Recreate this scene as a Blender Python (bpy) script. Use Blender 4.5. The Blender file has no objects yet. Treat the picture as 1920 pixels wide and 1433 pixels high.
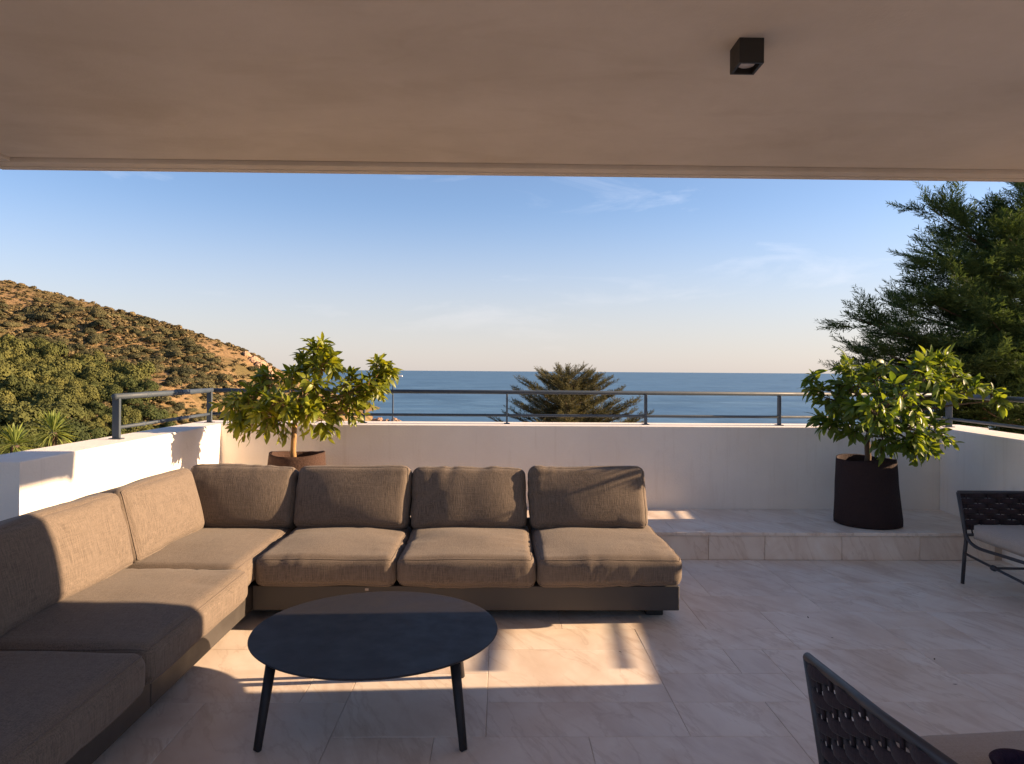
import bpy, bmesh, math, random
import numpy as np
from mathutils import Vector, Matrix, noise

random.seed(7)
RNG = np.random.default_rng(11)
R = math.radians
scene = bpy.context.scene
C = scene.collection

# ------------------------------------------------------------------ camera
EYE = 1.42
cd = bpy.data.cameras.new('camera')
cam = bpy.data.objects.new('camera', cd)
C.objects.link(cam)
cd.sensor_width = 36.0
cd.lens = 1360.0 / 1920.0 * 36.0
cd.shift_y = -20.5 / 1920.0
cd.clip_start = 0.05
cd.clip_end = 300000.0
cam.matrix_world = (Matrix.Translation((0, 0, EYE)) @ Matrix.Rotation(R(-1.05), 4, 'Z')
                    @ Matrix.Rotation(R(90), 4, 'X') @ Matrix.Rotation(R(0.41), 4, 'Z'))
scene.camera = cam

# ------------------------------------------------------------------ light
SUN_EL, SUN_AZ = 17.5, 2.5            # azimuth in degrees from +X towards +Y
sun_from = Vector((math.cos(R(SUN_EL)) * math.cos(R(SUN_AZ)),
                   math.cos(R(SUN_EL)) * math.sin(R(SUN_AZ)), math.sin(R(SUN_EL))))
world = bpy.data.worlds.new('World')
scene.world = world
world.use_nodes = True
wt = world.node_tree
wt.nodes.clear()
w_out = wt.nodes.new('ShaderNodeOutputWorld')
w_bg = wt.nodes.new('ShaderNodeBackground')
w_sky = wt.nodes.new('ShaderNodeTexSky')
w_sky.sky_type = 'NISHITA'
w_sky.sun_disc = False
w_sky.sun_elevation = R(SUN_EL)
w_sky.sun_rotation = R(90 - SUN_AZ)
w_sky.altitude = 50
w_sky.air_density = 0.85
w_sky.dust_density = 0.6
w_sky.ozone_density = 3.5
w_bg.inputs['Strength'].default_value = 0.069
# thin high cloud wisps, laid out by direction in the sky
w_tc = wt.nodes.new('ShaderNodeTexCoord')
w_map = wt.nodes.new('ShaderNodeMapping')
w_map.inputs['Rotation'].default_value = (0.0, 0.18, 0.0)
w_map.inputs['Location'].default_value = (5.3, 2.2, 0.4)
w_map.inputs['Scale'].default_value = (2.2, 2.2, 11.0)
w_ns = wt.nodes.new('ShaderNodeTexNoise')
w_ns.inputs['Scale'].default_value = 1.5
w_ns.inputs['Detail'].default_value = 8
w_ns.inputs['Roughness'].default_value = 0.62
w_ns.inputs['Distortion'].default_value = 0.7
w_rp = wt.nodes.new('ShaderNodeValToRGB')
w_rp.color_ramp.elements[0].position = 0.58
w_rp.color_ramp.elements[0].color = (0, 0, 0, 1)
w_rp.color_ramp.elements[1].position = 0.82
w_rp.color_ramp.elements[1].color = (0.20, 0.20, 0.20, 1)
w_mx = wt.nodes.new('ShaderNodeMixRGB')
w_mx.blend_type = 'MIX'
w_cl = wt.nodes.new('ShaderNodeRGB')
w_cl.outputs[0].default_value = (7.4, 7.0, 7.0, 1)
wt.links.new(w_tc.outputs['Generated'], w_map.inputs['Vector'])
wt.links.new(w_map.outputs['Vector'], w_ns.inputs['Vector'])
wt.links.new(w_ns.outputs['Fac'], w_rp.inputs['Fac'])
wt.links.new(w_rp.outputs['Color'], w_mx.inputs['Fac'])
w_tint = wt.nodes.new('ShaderNodeMixRGB')
w_tint.blend_type = 'MULTIPLY'
w_tint.inputs['Fac'].default_value = 1.0
w_tint.inputs['Color2'].default_value = (1.04, 0.91, 0.875, 1)
wt.links.new(w_sky.outputs['Color'], w_tint.inputs['Color1'])
wt.links.new(w_tint.outputs['Color'], w_mx.inputs['Color1'])
wt.links.new(w_cl.outputs[0], w_mx.inputs['Color2'])
# sea haze along the whole horizon
w_sep = wt.nodes.new('ShaderNodeSeparateXYZ')
wt.links.new(w_tc.outputs['Generated'], w_sep.inputs[0])
w_hz = wt.nodes.new('ShaderNodeValToRGB')
w_hz.color_ramp.interpolation = 'EASE'
w_hz.color_ramp.elements[0].position = 0.0
w_hz.color_ramp.elements[0].color = (0.72, 0.72, 0.72, 1)
w_hz.color_ramp.elements[1].position = 0.235
w_hz.color_ramp.elements[1].color = (0, 0, 0, 1)
wt.links.new(w_sep.outputs['Z'], w_hz.inputs['Fac'])
w_mh = wt.nodes.new('ShaderNodeMixRGB')
w_mh.inputs['Color2'].default_value = (3.30, 2.92, 2.80, 1)
wt.links.new(w_hz.outputs['Color'], w_mh.inputs['Fac'])
wt.links.new(w_mx.outputs['Color'], w_mh.inputs['Color1'])
wt.links.new(w_mh.outputs['Color'], w_bg.inputs['Color'])
wt.links.new(w_bg.outputs['Background'], w_out.inputs['Surface'])

sd = bpy.data.lights.new('sun', 'SUN')
sd.energy = 4.2
sd.angle = R(0.55)
sd.color = (1.0, 0.70, 0.43)
sun = bpy.data.objects.new('sun', sd)
C.objects.link(sun)
sun.rotation_euler = (-sun_from).to_track_quat('-Z', 'Y').to_euler()
sun.location = (20, 2, 12)

scene.view_settings.view_transform = 'Standard'
scene.view_settings.look = 'None'
scene.view_settings.gamma = 1.0
scene.view_settings.exposure = 1.75
scene.view_settings.use_curve_mapping = False
scene.render.engine = 'CYCLES'
cy = scene.cycles
cy.use_denoising = True
cy.max_bounces = 10
cy.diffuse_bounces = 7
cy.glossy_bounces = 4
cy.transmission_bounces = 6
cy.transparent_max_bounces = 8
cy.sample_clamp_indirect = 8.0
cy.caustics_reflective = False
cy.caustics_refractive = False


# ------------------------------------------------------------------ helpers
def at(u, v, depth):
    """World point seen at photo pixel (u, v) at distance `depth` along the terrace."""
    du, dv = u - 960.0, v - 696.0
    a = R(0.41)
    cu = du * math.cos(a) + dv * math.sin(a)
    cv = -du * math.sin(a) + dv * math.cos(a)
    xc, zc = cu / 1360.0, -cv / 1360.0
    yaw = R(-1.05)
    dx = xc * math.cos(yaw) - math.sin(yaw)
    dy = xc * math.sin(yaw) + math.cos(yaw)
    k = depth / dy
    return Vector((dx * k, depth, EYE + zc * k))


def tag(o, label=None, cat=None, group=None, kind=None):
    if label: o['label'] = label
    if cat: o['category'] = cat
    if group: o['group'] = group
    if kind: o['kind'] = kind
    return o


def empty(name, loc=(0, 0, 0), rz=0.0):
    e = bpy.data.objects.new(name, None)
    e.empty_display_size = 0.1
    C.objects.link(e)
    e.location = loc
    e.rotation_euler = (0, 0, rz)
    return e


def link(name, me, mat=None, parent=None, loc=None):
    o = bpy.data.objects.new(name, me)
    C.objects.link(o)
    if mat is not None and not me.materials:
        me.materials.append(mat)
    if parent is not None:
        o.parent = parent
    if loc is not None:
        o.location = loc
    return o


def mesh_py(name, verts, faces, smooth=False):
    me = bpy.data.meshes.new(name)
    me.from_pydata([tuple(v) for v in verts], [], faces)
    if smooth:
        me.polygons.foreach_set('use_smooth', [True] * len(me.polygons))
    me.update()
    return me


def mesh_quads(name, V, nv=4, smooth=False, attr=None):
    """V: (n, nv, 3) polygons -> one mesh, fast."""
    n = V.shape[0]
    me = bpy.data.meshes.new(name)
    me.vertices.add(n * nv)
    me.vertices.foreach_set('co', V.reshape(-1).astype(np.float32))
    me.loops.add(n * nv)
    me.loops.foreach_set('vertex_index', np.arange(n * nv, dtype=np.int32))
    me.polygons.add(n)
    me.polygons.foreach_set('loop_start', np.arange(0, n * nv, nv, dtype=np.int32))
    me.polygons.foreach_set('loop_total', np.full(n, nv, dtype=np.int32))
    if attr is not None:
        a = me.attributes.new('shade', 'FLOAT', 'POINT')
        a.data.foreach_set('value', np.repeat(attr, nv).astype(np.float32))
    me.update(calc_edges=True)
    if smooth:
        me.polygons.foreach_set('use_smooth', [True] * n)
    return me


def bm_mesh(name, bm, smooth=False):
    me = bpy.data.meshes.new(name)
    bmesh.ops.recalc_face_normals(bm, faces=bm.faces)
    bm.to_mesh(me)
    bm.free()
    if smooth:
        me.polygons.foreach_set('use_smooth', [True] * len(me.polygons))
    return me


def bm_box(bm, x0, x1, y0, y1, z0, z1, bevel=0.0, seg=1):
    r = bmesh.ops.create_cube(bm, size=1.0)
    for v in r['verts']:
        v.co = Vector((x0 + (v.co.x + .5) * (x1 - x0), y0 + (v.co.y + .5) * (y1 - y0), z0 + (v.co.z + .5) * (z1 - z0)))
    if bevel > 0:
        es = list({e for v in r['verts'] for e in v.link_edges})
        bmesh.ops.bevel(bm, geom=es, offset=bevel, segments=seg, affect='EDGES', profile=0.5)


def box(name, x0, x1, y0, y1, z0, z1, mat, parent=None, bevel=0.0, seg=1):
    bm = bmesh.new()
    bm_box(bm, x0, x1, y0, y1, z0, z1, bevel, seg)
    return link(name, bm_mesh(name, bm), mat, parent)


def prism(name, poly, z0, z1, mat, parent=None, bevel=0.0):
    bm = bmesh.new()
    b = [bm.verts.new((p[0], p[1], z0)) for p in poly]
    t = [bm.verts.new((p[0], p[1], z1)) for p in poly]
    n = len(poly)
    bm.faces.new(b[::-1]); top = bm.faces.new(t)
    for i in range(n):
        bm.faces.new((b[i], b[(i + 1) % n], t[(i + 1) % n], t[i]))
    if bevel > 0:
        bmesh.ops.bevel(bm, geom=list(top.edges), offset=bevel, segments=3, affect='EDGES', profile=0.5)
    return link(name, bm_mesh(name, bm), mat, parent)


def tube_arrays(pts, radii, seg=8, flat=1.0, up=None, cap=True):
    """Swept tube; `flat` squeezes the second axis."""
    pts = [Vector(p) for p in pts]
    if not hasattr(radii, '__len__'):
        radii = [radii] * len(pts)
    V, F = [], []
    prev = None
    for i, p in enumerate(pts):
        if i == 0: t = pts[1] - p
        elif i == len(pts) - 1: t = p - pts[i - 1]
        else: t = pts[i + 1] - pts[i - 1]
        t.normalize()
        if prev is None:
            u = Vector(up) if up else (Vector((0, 0, 1)) if abs(t.z) < 0.9 else Vector((1, 0, 0)))
        else:
            u = prev
        u = (u - t * u.dot(t)).normalized()
        prev = u
        w = t.cross(u)
        for k in range(seg):
            a = 2 * math.pi * k / seg
            V.append(p + u * (math.cos(a) * radii[i]) + w * (math.sin(a) * radii[i] * flat))
    for i in range(len(pts) - 1):
        for k in range(seg):
            a, b = i * seg + k, i * seg + (k + 1) % seg
            F.append((a, b, b + seg, a + seg))
    if cap:
        F.append(tuple(range(seg))[::-1])
        F.append(tuple(range((len(pts) - 1) * seg, len(pts) * seg)))
    return V, F


def tube(name, pts, radii, mat, parent=None, seg=10, flat=1.0, up=None):
    V, F = tube_arrays(pts, radii, seg, flat, up)
    me = mesh_py(name, V, F, smooth=True)
    return link(name, me, mat, parent)


def bez(p0, p1, p2, n=8):
    p0, p1, p2 = Vector(p0), Vector(p1), Vector(p2)
    return [p0 * (1 - t) ** 2 + p1 * (2 * t * (1 - t)) + p2 * t * t for t in [i / n for i in range(n + 1)]]


# ------------------------------------------------------------------ materials
class Mat:
    def __init__(self, name, rough=0.6, spec=0.5):
        self.m = bpy.data.materials.new(name)
        self.m.use_nodes = True
        self.t = self.m.node_tree
        self.b = self.t.nodes['Principled BSDF']
        self.o = self.t.nodes['Material Output']
        self.b.inputs['Roughness'].default_value = rough
        self.b.inputs['Specular IOR Level'].default_value = spec

    def n(self, kind, **kw):
        nd = self.t.nodes.new(kind)
        for k, v in kw.items():
            if k in nd.inputs: nd.inputs[k].default_value = v
            else: setattr(nd, k, v)
        return nd

    def l(self, a, b): self.t.links.new(a, b)

    def coord(self, which='Object', scale=(1, 1, 1), rot=(0, 0, 0), jitter=False):
        tc = self.n('ShaderNodeTexCoord')
        mp = self.n('ShaderNodeMapping')
        mp.inputs['Scale'].default_value = scale
        mp.inputs['Rotation'].default_value = rot
        src = tc.outputs[which]
        if jitter:
            oi = self.n('ShaderNodeObjectInfo')
            mu = self.n('ShaderNodeVectorMath', operation='SCALE')
            cx = self.n('ShaderNodeCombineXYZ')
            self.l(oi.outputs['Random'], cx.inputs[0])
            self.l(oi.outputs['Random'], cx.inputs[1])
            mu.inputs['Scale'].default_value = 57.0
            self.l(cx.outputs[0], mu.inputs[0])
            ad = self.n('ShaderNodeVectorMath', operation='ADD')
            self.l(src, ad.inputs[0]); self.l(mu.outputs[0], ad.inputs[1])
            src = ad.outputs[0]
        self.l(src, mp.inputs['Vector'])
        return mp.outputs['Vector']

    def noise(self, vec, scale, detail=4, rough=0.5, dist=0.0):
        nd = self.n('ShaderNodeTexNoise')
        nd.inputs['Scale'].default_value = scale
        nd.inputs['Detail'].default_value = detail
        nd.inputs['Roughness'].default_value = rough
        nd.inputs['Distortion'].default_value = dist
        if vec is not None: self.l(vec, nd.inputs['Vector'])
        return nd.outputs['Fac']

    def ramp(self, fac, stops):
        r = self.n('ShaderNodeValToRGB')
        e = r.color_ramp.elements
        while len(e) < len(stops): e.new(0.5)
        for i, (p, c) in enumerate(stops):
            e[i].position = p
            e[i].color = (*c, 1) if len(c) == 3 else c
        self.l(fac, r.inputs['Fac'])
        return r.outputs['Color']

    def mix(self, fac, a, b, mode='MIX'):
        m = self.n('ShaderNodeMixRGB', blend_type=mode)
        for s, i in ((fac, 'Fac'), (a, 'Color1'), (b, 'Color2')):
            if isinstance(s, (int, float)): m.inputs[i].default_value = s
            elif isinstance(s, tuple): m.inputs[i].default_value = (*s, 1)
            else: self.l(s, m.inputs[i])
        return m.outputs['Color']

    def base(self, c):
        if isinstance(c, tuple): self.b.inputs['Base Color'].default_value = (*c, 1)
        else: self.l(c, self.b.inputs['Base Color'])

    def bump(self, h, strength=0.3, dist=0.01):
        bp = self.n('ShaderNodeBump')
        bp.inputs['Strength'].default_value = strength
        bp.inputs['Distance'].default_value = dist
        self.l(h, bp.inputs['Height'])
        self.l(bp.outputs['Normal'], self.b.inputs['Normal'])
        return bp.outputs['Normal']


def mat_plaster(name, col, tint, bumpd=0.003, rough=0.9, scale=1.0, streaks=False, brushed=False):
    m = Mat(name, rough, 0.25)
    v = m.coord('Object')
    big = m.noise(v, 1.3 * scale, 6, 0.65)
    c = m.mix(m.ramp(big, [(0.35, (0, 0, 0)), (0.72, (1, 1, 1))]), col, tint)
    dirt = tuple(x * f for x, f in zip(tint, (0.80, 0.76, 0.70)))
    if streaks:
        sv = m.coord('Object', (9, 9, 0.7))
        sk = m.noise(sv, 1.6, 5, 0.6)
        c = m.mix(m.ramp(sk, [(0.56, (0, 0, 0)), (0.80, (0.45, 0.45, 0.45))]), c, dirt)
        sp = m.noise(v, 4.5, 6, 0.7)
        c = m.mix(m.ramp(sp, [(0.62, (0, 0, 0)), (0.78, (0.35, 0.35, 0.35))]), c, dirt)
    if brushed:
        bv = m.coord('Object', (0.8, 2.0, 1), (0, 0, 0.25))
        bk = m.noise(bv, 1.4, 6, 0.62, 0.6)
        c = m.mix(m.ramp(bk, [(0.50, (0, 0, 0)), (0.78, (0.42, 0.42, 0.42))]), c, dirt)
    m.base(c)
    f = m.noise(v, 60, 6, 0.65)
    f2 = m.noise(v, 7, 4, 0.6)
    m.bump(m.mix(0.35, f, f2), 0.7, bumpd)
    return m.m


def mat_marble():
    m = Mat('cream_marble', 0.42, 0.4)
    v = m.coord('Object', jitter=True)
    def streak(rot, sc):
        mp = m.n('ShaderNodeMapping')
        mp.inputs['Rotation'].default_value = (0, 0, R(rot))
        mp.vector_type = 'TEXTURE'
        mp.inputs['Scale'].default_value = sc
        m.l(v, mp.inputs['Vector'])
        return mp.outputs['Vector']
    va = streak(-68, (1.25, 0.36, 0.5))
    vb_ = streak(-60, (1.0, 0.17, 0.3))
    st = m.noise(va, 1.9, 7, 0.60, 0.35)
    fine = m.noise(vb_, 2.6, 7, 0.68, 0.25)
    cl = m.noise(v, 2.6, 5, 0.6, 0.8)
    vein = m.noise(va, 1.2, 6, 0.6, 0.5)
    c = m.ramp(st, [(0.30, (0.64, 0.505, 0.405)), (0.45, (0.79, 0.68, 0.575)), (0.60, (0.85, 0.76, 0.66)), (0.76, (0.85, 0.79, 0.71))])
    c = m.mix(m.ramp(cl, [(0.45, (0, 0, 0)), (0.70, (0.75, 0.75, 0.75))]), c, (0.68, 0.535, 0.42))
    c = m.mix(m.ramp(fine, [(0.56, (0, 0, 0)), (0.72, (0.75, 0.75, 0.75))]), c, (0.55, 0.42, 0.31))
    c = m.mix(m.ramp(vein, [(0.470, (0, 0, 0)), (0.494, (0.34, 0.34, 0.34)), (0.51, (0, 0, 0))]), c, (0.46, 0.32, 0.22))
    oi = m.n('ShaderNodeObjectInfo')
    c = m.mix(m.ramp(oi.outputs['Random'], [(0.0, (0, 0, 0)), (1.0, (0.3, 0.3, 0.3))]), c, (0.64, 0.54, 0.475))
    sp = m.noise(v, 46, 2, 0.5)
    c = m.mix(m.ramp(sp, [(0.80, (0, 0, 0)), (0.82, (0.5, 0.5, 0.5))]), c, (0.16, 0.10, 0.07))
    m.base(c)
    m.l(m.ramp(st, [(0.3, (0.36,) * 3), (0.7, (0.52,) * 3)]), m.b.inputs['Roughness'])
    m.bump(m.noise(v, 14, 5, 0.6), 0.12, 0.002)
    return m.m


def mat_fabric(name, c1, c2, c3):
    m = Mat(name, 0.95, 0.15)
    v = m.coord('Object', jitter=True)
    wx = m.coord('Object', (14, 260, 260), jitter=True)
    wy = m.coord('Object', (260, 14, 260), jitter=True)
    wz = m.coord('Object', (260, 260, 14), jitter=True)
    a = m.noise(wx, 1.0, 2, 0.5); b = m.noise(wy, 1.0, 2, 0.5); d = m.noise(wz, 1.0, 2, 0.5)
    weave = m.mix(0.5, m.mix(0.5, a, b), d)
    blot = m.noise(v, 5.0, 5, 0.6)
    c = m.mix(m.ramp(weave, [(0.38, (0, 0, 0)), (0.62, (1, 1, 1))]), c1, c2)
    c = m.mix(m.ramp(blot, [(0.4, (0, 0, 0)), (0.75, (0.6, 0.6, 0.6))]), c, c3)
    m.base(c)
    m.b.inputs['Sheen Weight'].default_value = 0.08
    m.b.inputs['Sheen Roughness'].default_value = 0.5
    m.bump(m.mix(0.3, weave, m.noise(v, 30, 4, 0.6)), 0.8, 0.004)
    return m.m


def mat_metal(name, col, rough=0.45, spec=0.5, bump=0.0):
    m = Mat(name, rough, spec)
    v = m.coord('Object')
    nz = m.noise(v, 9, 4, 0.6)
    lighter = tuple(min(1, c * 1.35 + 0.004) for c in col)
    m.base(m.mix(nz, col, lighter))
    m.l(m.ramp(nz, [(0.3, (rough * .85,) * 3), (0.7, (min(1, rough * 1.2),) * 3)]), m.b.inputs['Roughness'])
    if bump: m.bump(m.noise(v, 220, 2, 0.5), 0.3, bump)
    return m.m


def mat_leaf(name, dark, light, trans=0.4, rough=0.42, use_attr=False, spec=0.45, tcol=None):
    m = Mat(name, rough, spec)
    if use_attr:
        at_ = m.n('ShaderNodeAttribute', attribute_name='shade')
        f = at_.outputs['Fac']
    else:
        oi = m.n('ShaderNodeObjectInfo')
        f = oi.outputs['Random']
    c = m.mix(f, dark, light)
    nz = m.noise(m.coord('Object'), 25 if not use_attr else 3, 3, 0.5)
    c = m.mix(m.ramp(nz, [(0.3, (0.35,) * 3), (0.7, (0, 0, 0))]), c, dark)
    m.base(c)
    tr = m.n('ShaderNodeBsdfTranslucent')
    tc = m.mix(1.0, c, tcol or (1.9, 1.6, 0.5), 'MULTIPLY')
    m.l(tc, tr.inputs['Color'])
    ms = m.n('ShaderNodeMixShader')
    ms.inputs['Fac'].default_value = trans
    m.l(m.b.outputs['BSDF'], ms.inputs[1]); m.l(tr.outputs['BSDF'], ms.inputs[2])
    m.l(ms.outputs['Shader'], m.o.inputs['Surface'])
    return m.m


def mat_bark(name, c1, c2, s=30, zs=0.25):
    m = Mat(name, 0.9, 0.2)
    v = m.coord('Object', (1, 1, zs))
    nz = m.noise(v, s, 5, 0.65)
    m.base(m.mix(nz, c1, c2))
    m.bump(nz, 0.9, 0.008)
    return m.m


M = {}
M['wall'] = mat_plaster('white_stucco', (0.84, 0.79, 0.725), (0.77, 0.71, 0.645), 0.006, streaks=True)
M['wall_end'] = M['wall']
M['ceiling'] = mat_plaster('ceiling_plaster', (0.72, 0.67, 0.615), (0.585, 0.54, 0.485), 0.004, 0.95, 0.6, brushed=True)
M['marble'] = mat_marble()
M['grout'] = mat_plaster('grout', (0.56, 0.46, 0.38), (0.46, 0.37, 0.30), 0.001)
M['fabric'] = mat_fabric('taupe_linen', (0.094, 0.075, 0.060), (0.198, 0.157, 0.125), (0.166, 0.134, 0.109))
M['base'] = mat_metal('bronze_grey_panel', (0.042, 0.037, 0.034), 0.5)
M['foot'] = mat_metal('black_plastic', (0.012, 0.012, 0.013), 0.6)
M['table'] = mat_metal('charcoal_table', (0.017, 0.015, 0.017), 0.5, 0.3, 0.0003)
M['chair'] = mat_metal('charcoal_tube', (0.028, 0.026, 0.030), 0.45)
M['strap'] = mat_fabric('plum_strap', (0.030, 0.021, 0.024), (0.050, 0.036, 0.040), (0.040, 0.029, 0.033))
M['seatpad'] = mat_fabric('beige_pad', (0.36, 0.30, 0.25), (0.46, 0.39, 0.33), (0.42, 0.35, 0.30))
M['rail'] = mat_metal('slate_rail', (0.045, 0.060, 0.078), 0.55, 0.35)
M['pot_brown'] = mat_bark('rust_pot', (0.042, 0.023, 0.018), (0.085, 0.050, 0.038), 55, 1.0)
M['pot_shaded'] = mat_bark('felt_pot_shaded', (0.026, 0.016, 0.017), (0.040, 0.026, 0.025), 55, 1.0)  # same pot material; the shade on it is put into a darker colour
M['soil'] = mat_bark('soil', (0.03, 0.02, 0.014), (0.06, 0.04, 0.028), 40)
M['bark'] = mat_bark('tan_bark', (0.30, 0.17, 0.075), (0.42, 0.26, 0.12), 40)
M['bark_dark'] = mat_bark('grey_bark', (0.085, 0.058, 0.040), (0.15, 0.105, 0.07), 20)
M['leaf1'] = mat_leaf('citrus_leaf', (0.085, 0.125, 0.012), (0.32, 0.34, 0.030), 0.42)
M['leaf1s'] = mat_leaf('citrus_leaf_mass', (0.075, 0.11, 0.012), (0.28, 0.31, 0.030), 0.42, use_attr=True)
M['leaf2'] = mat_leaf('glossy_leaf', (0.060, 0.115, 0.020), (0.20, 0.27, 0.04), 0.45)
M['leaf2s'] = mat_leaf('glossy_leaf_mass', (0.055, 0.105, 0.020), (0.18, 0.24, 0.04), 0.45, use_attr=True)
M['yucca'] = mat_leaf('yucca_leaf', (0.16, 0.22, 0.05), (0.34, 0.38, 0.11), 0.3, 0.5)
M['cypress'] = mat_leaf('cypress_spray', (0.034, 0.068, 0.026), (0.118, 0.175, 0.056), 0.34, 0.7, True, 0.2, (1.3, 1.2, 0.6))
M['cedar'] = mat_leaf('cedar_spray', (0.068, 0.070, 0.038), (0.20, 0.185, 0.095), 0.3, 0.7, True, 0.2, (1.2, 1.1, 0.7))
M['black'] = mat_metal('black_lamp', (0.010, 0.010, 0.011), 0.5)
M['lens'] = mat_metal('frosted_lens', (0.42, 0.40, 0.40), 0.3)
M['white'] = mat_metal('white_tag', (0.75, 0.73, 0.70), 0.6)
M['bowl'] = mat_bark('plum_bowl', (0.020, 0.010, 0.022), (0.055, 0.030, 0.055), 90)


# ------------------------------------------------------------------ sea and terrain
SEA = -45.0
m = Mat('sea_water', 0.32, 0.40)
vs = m.coord('Object', (0.03, 0.022, 1))
sw = m.noise(vs, 1.0, 8, 0.65, 0.4)
vb = m.coord('Object', (0.0022, 0.0075, 1), (0, 0, 0.35))
bands = m.noise(vb, 1.0, 6, 0.6, 1.4)
c = m.mix(m.ramp(bands, [(0.36, (0, 0, 0)), (0.66, (1, 1, 1))]), (0.042, 0.122, 0.222), (0.105, 0.222, 0.345))
lg = m.noise(m.coord('Object', (0.0065, 0.0052, 1), (0, 0, -0.2)), 1.0, 7, 0.62, 0.5)
c = m.mix(m.ramp(lg, [(0.38, (0.55,) * 3), (0.55, (0, 0, 0))]), c, (0.022, 0.080, 0.155))
c = m.mix(m.ramp(sw, [(0.40, (0.30,) * 3), (0.62, (0, 0, 0))]), c, (0.016, 0.066, 0.130))
c = m.mix(m.ramp(sw, [(0.60, (0, 0, 0)), (0.74, (0.35,) * 3)]), c, (0.13, 0.235, 0.34))
m.base(c)
m.l(m.ramp(bands, [(0.3, (0.38,) * 3), (0.7, (0.60,) * 3)]), m.b.inputs['Roughness'])
m.bump(sw, 0.6, 1.2)
M['sea'] = m.m
S = 120000.0
ys = [-400, 150, 300, 500, 800, 1300, 2500, 6000, 20000, 60000, S]
xs = [-S, -20000, -5000, -1500, -400, 0, 400, 1500, 5000, 20000, S]
V = [(x, y, SEA) for y in ys for x in xs]
nx = len(xs)
F = [(j * nx + i, j * nx + i + 1, (j + 1) * nx + i + 1, (j + 1) * nx + i) for j in range(len(ys) - 1) for i in range(nx - 1)]
tag(link('sea', mesh_py('sea', V, F), M['sea']), kind='structure')


def vnoise(x, y, s, seed=0):
    x = np.asarray(x) / s; y = np.asarray(y) / s
    xi = np.floor(x).astype(np.int64); yi = np.floor(y).astype(np.int64)
    fx = x - xi; fy = y - yi
    fx = fx * fx * (3 - 2 * fx); fy = fy * fy * (3 - 2 * fy)
    def h(a, b):
        n = (a * 374761393 + b * 668265263 + seed * 1442695) & 0xffffffff
        n = ((n ^ (n >> 13)) * 1274126177) & 0xffffffff
        return ((n ^ (n >> 16)) & 0xffff) / 65535.0
    return (h(xi, yi) * (1 - fx) + h(xi + 1, yi) * fx) * (1 - fy) + (h(xi, yi + 1) * (1 - fx) + h(xi + 1, yi + 1) * fx) * fy


RIDGE_Y = 380.0
_rx = np.array([-1500, -700, -420, -261, -219, -177, -144, -126, -116, -104, -84, -66, -30, 600])
_rz = np.array([60, 66, 62, 47.5, 36.5, 25.5, 15.0, 7.5, -1.5, -14, -28, -48, -60, -70])


def ground(x, y):
    x = np.asarray(x, float); y = np.asarray(y, float)
    near = np.where(y < 9, -1.6, -1.6 - 0.36 * (y - 9))
    near = near - 0.12 * np.clip(np.abs(x) - 14, 0, 60)
    near = np.maximum(near, -60)
    valley = np.interp(x, [-400, -150, -70, -20], [-20, -24, -44, -62])
    ridge = np.interp(x, _rx, _rz)
    t = np.clip((y - 125) / (RIDGE_Y - 125), 0, 1)
    s = t ** 0.92
    hill = valley + (ridge - valley) * s
    back = np.clip((y - RIDGE_Y) / 400, 0, 1)
    hill = hill - back * 60
    hill = hill + (vnoise(x, y, 38, 3) - .5) * 10 * np.clip(t * 3, 0, 1) * np.clip((1 - t) * 6, 0.12, 1) + (vnoise(x, y, 12, 5) - .5) * 1.2
    w = np.clip((y - 35) / 90, 0, 1)
    w = w * w * (3 - 2 * w)
    return near * (1 - w) + hill * w


tx = np.concatenate([np.arange(-1000, -420, 20), np.arange(-420, 20, 4), np.arange(20, 420, 25)])
ty = np.concatenate([np.arange(-40, 60, 5), np.arange(60, 470, 4), np.arange(470, 900, 25)])
GX, GY = np.meshgrid(tx, ty)
GZ = ground(GX, GY)
nx = len(tx)
V = np.stack([GX, GY, GZ], -1).reshape(-1, 3)
F = [(j * nx + i, j * nx + i + 1, (j + 1) * nx + i + 1, (j + 1) * nx + i) for j in range(len(ty) - 1) for i in range(nx - 1)]
m = Mat('dry_hillside', 0.95, 0.1)
v = m.coord('Object')
g1 = m.noise(v, 0.035, 6, 0.62); g2 = m.noise(v, 0.35, 5, 0.7)
c = m.mix(m.ramp(g2, [(0.3, (0, 0, 0)), (0.7, (1, 1, 1))]), (0.19, 0.120, 0.058), (0.33, 0.22, 0.11))
c = m.mix(m.ramp(g1, [(0.42, (0, 0, 0)), (0.60, (0.85,) * 3)]), c, (0.115, 0.095, 0.038))
m.base(c)
m.bump(g2, 1.0, 1.2)
M['hill'] = m.m
tag(link('terrain', mesh_py('terrain', V, F, True), M['hill']), kind='structure')


# ------------------------------------------------------------------ terrace floor
FLOOR_X0, FLOOR_X1 = -3.9, 4.0
STEP_Y, STEP_Z, BACK_Y = 5.47, 0.21, 6.40
floor = box('terrace_floor', FLOOR_X0, FLOOR_X1, -4.5, BACK_Y + 0.4, -1.9, -0.006, M['grout'])
tag(floor, kind='structure')
_tile_cache = {}


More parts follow.
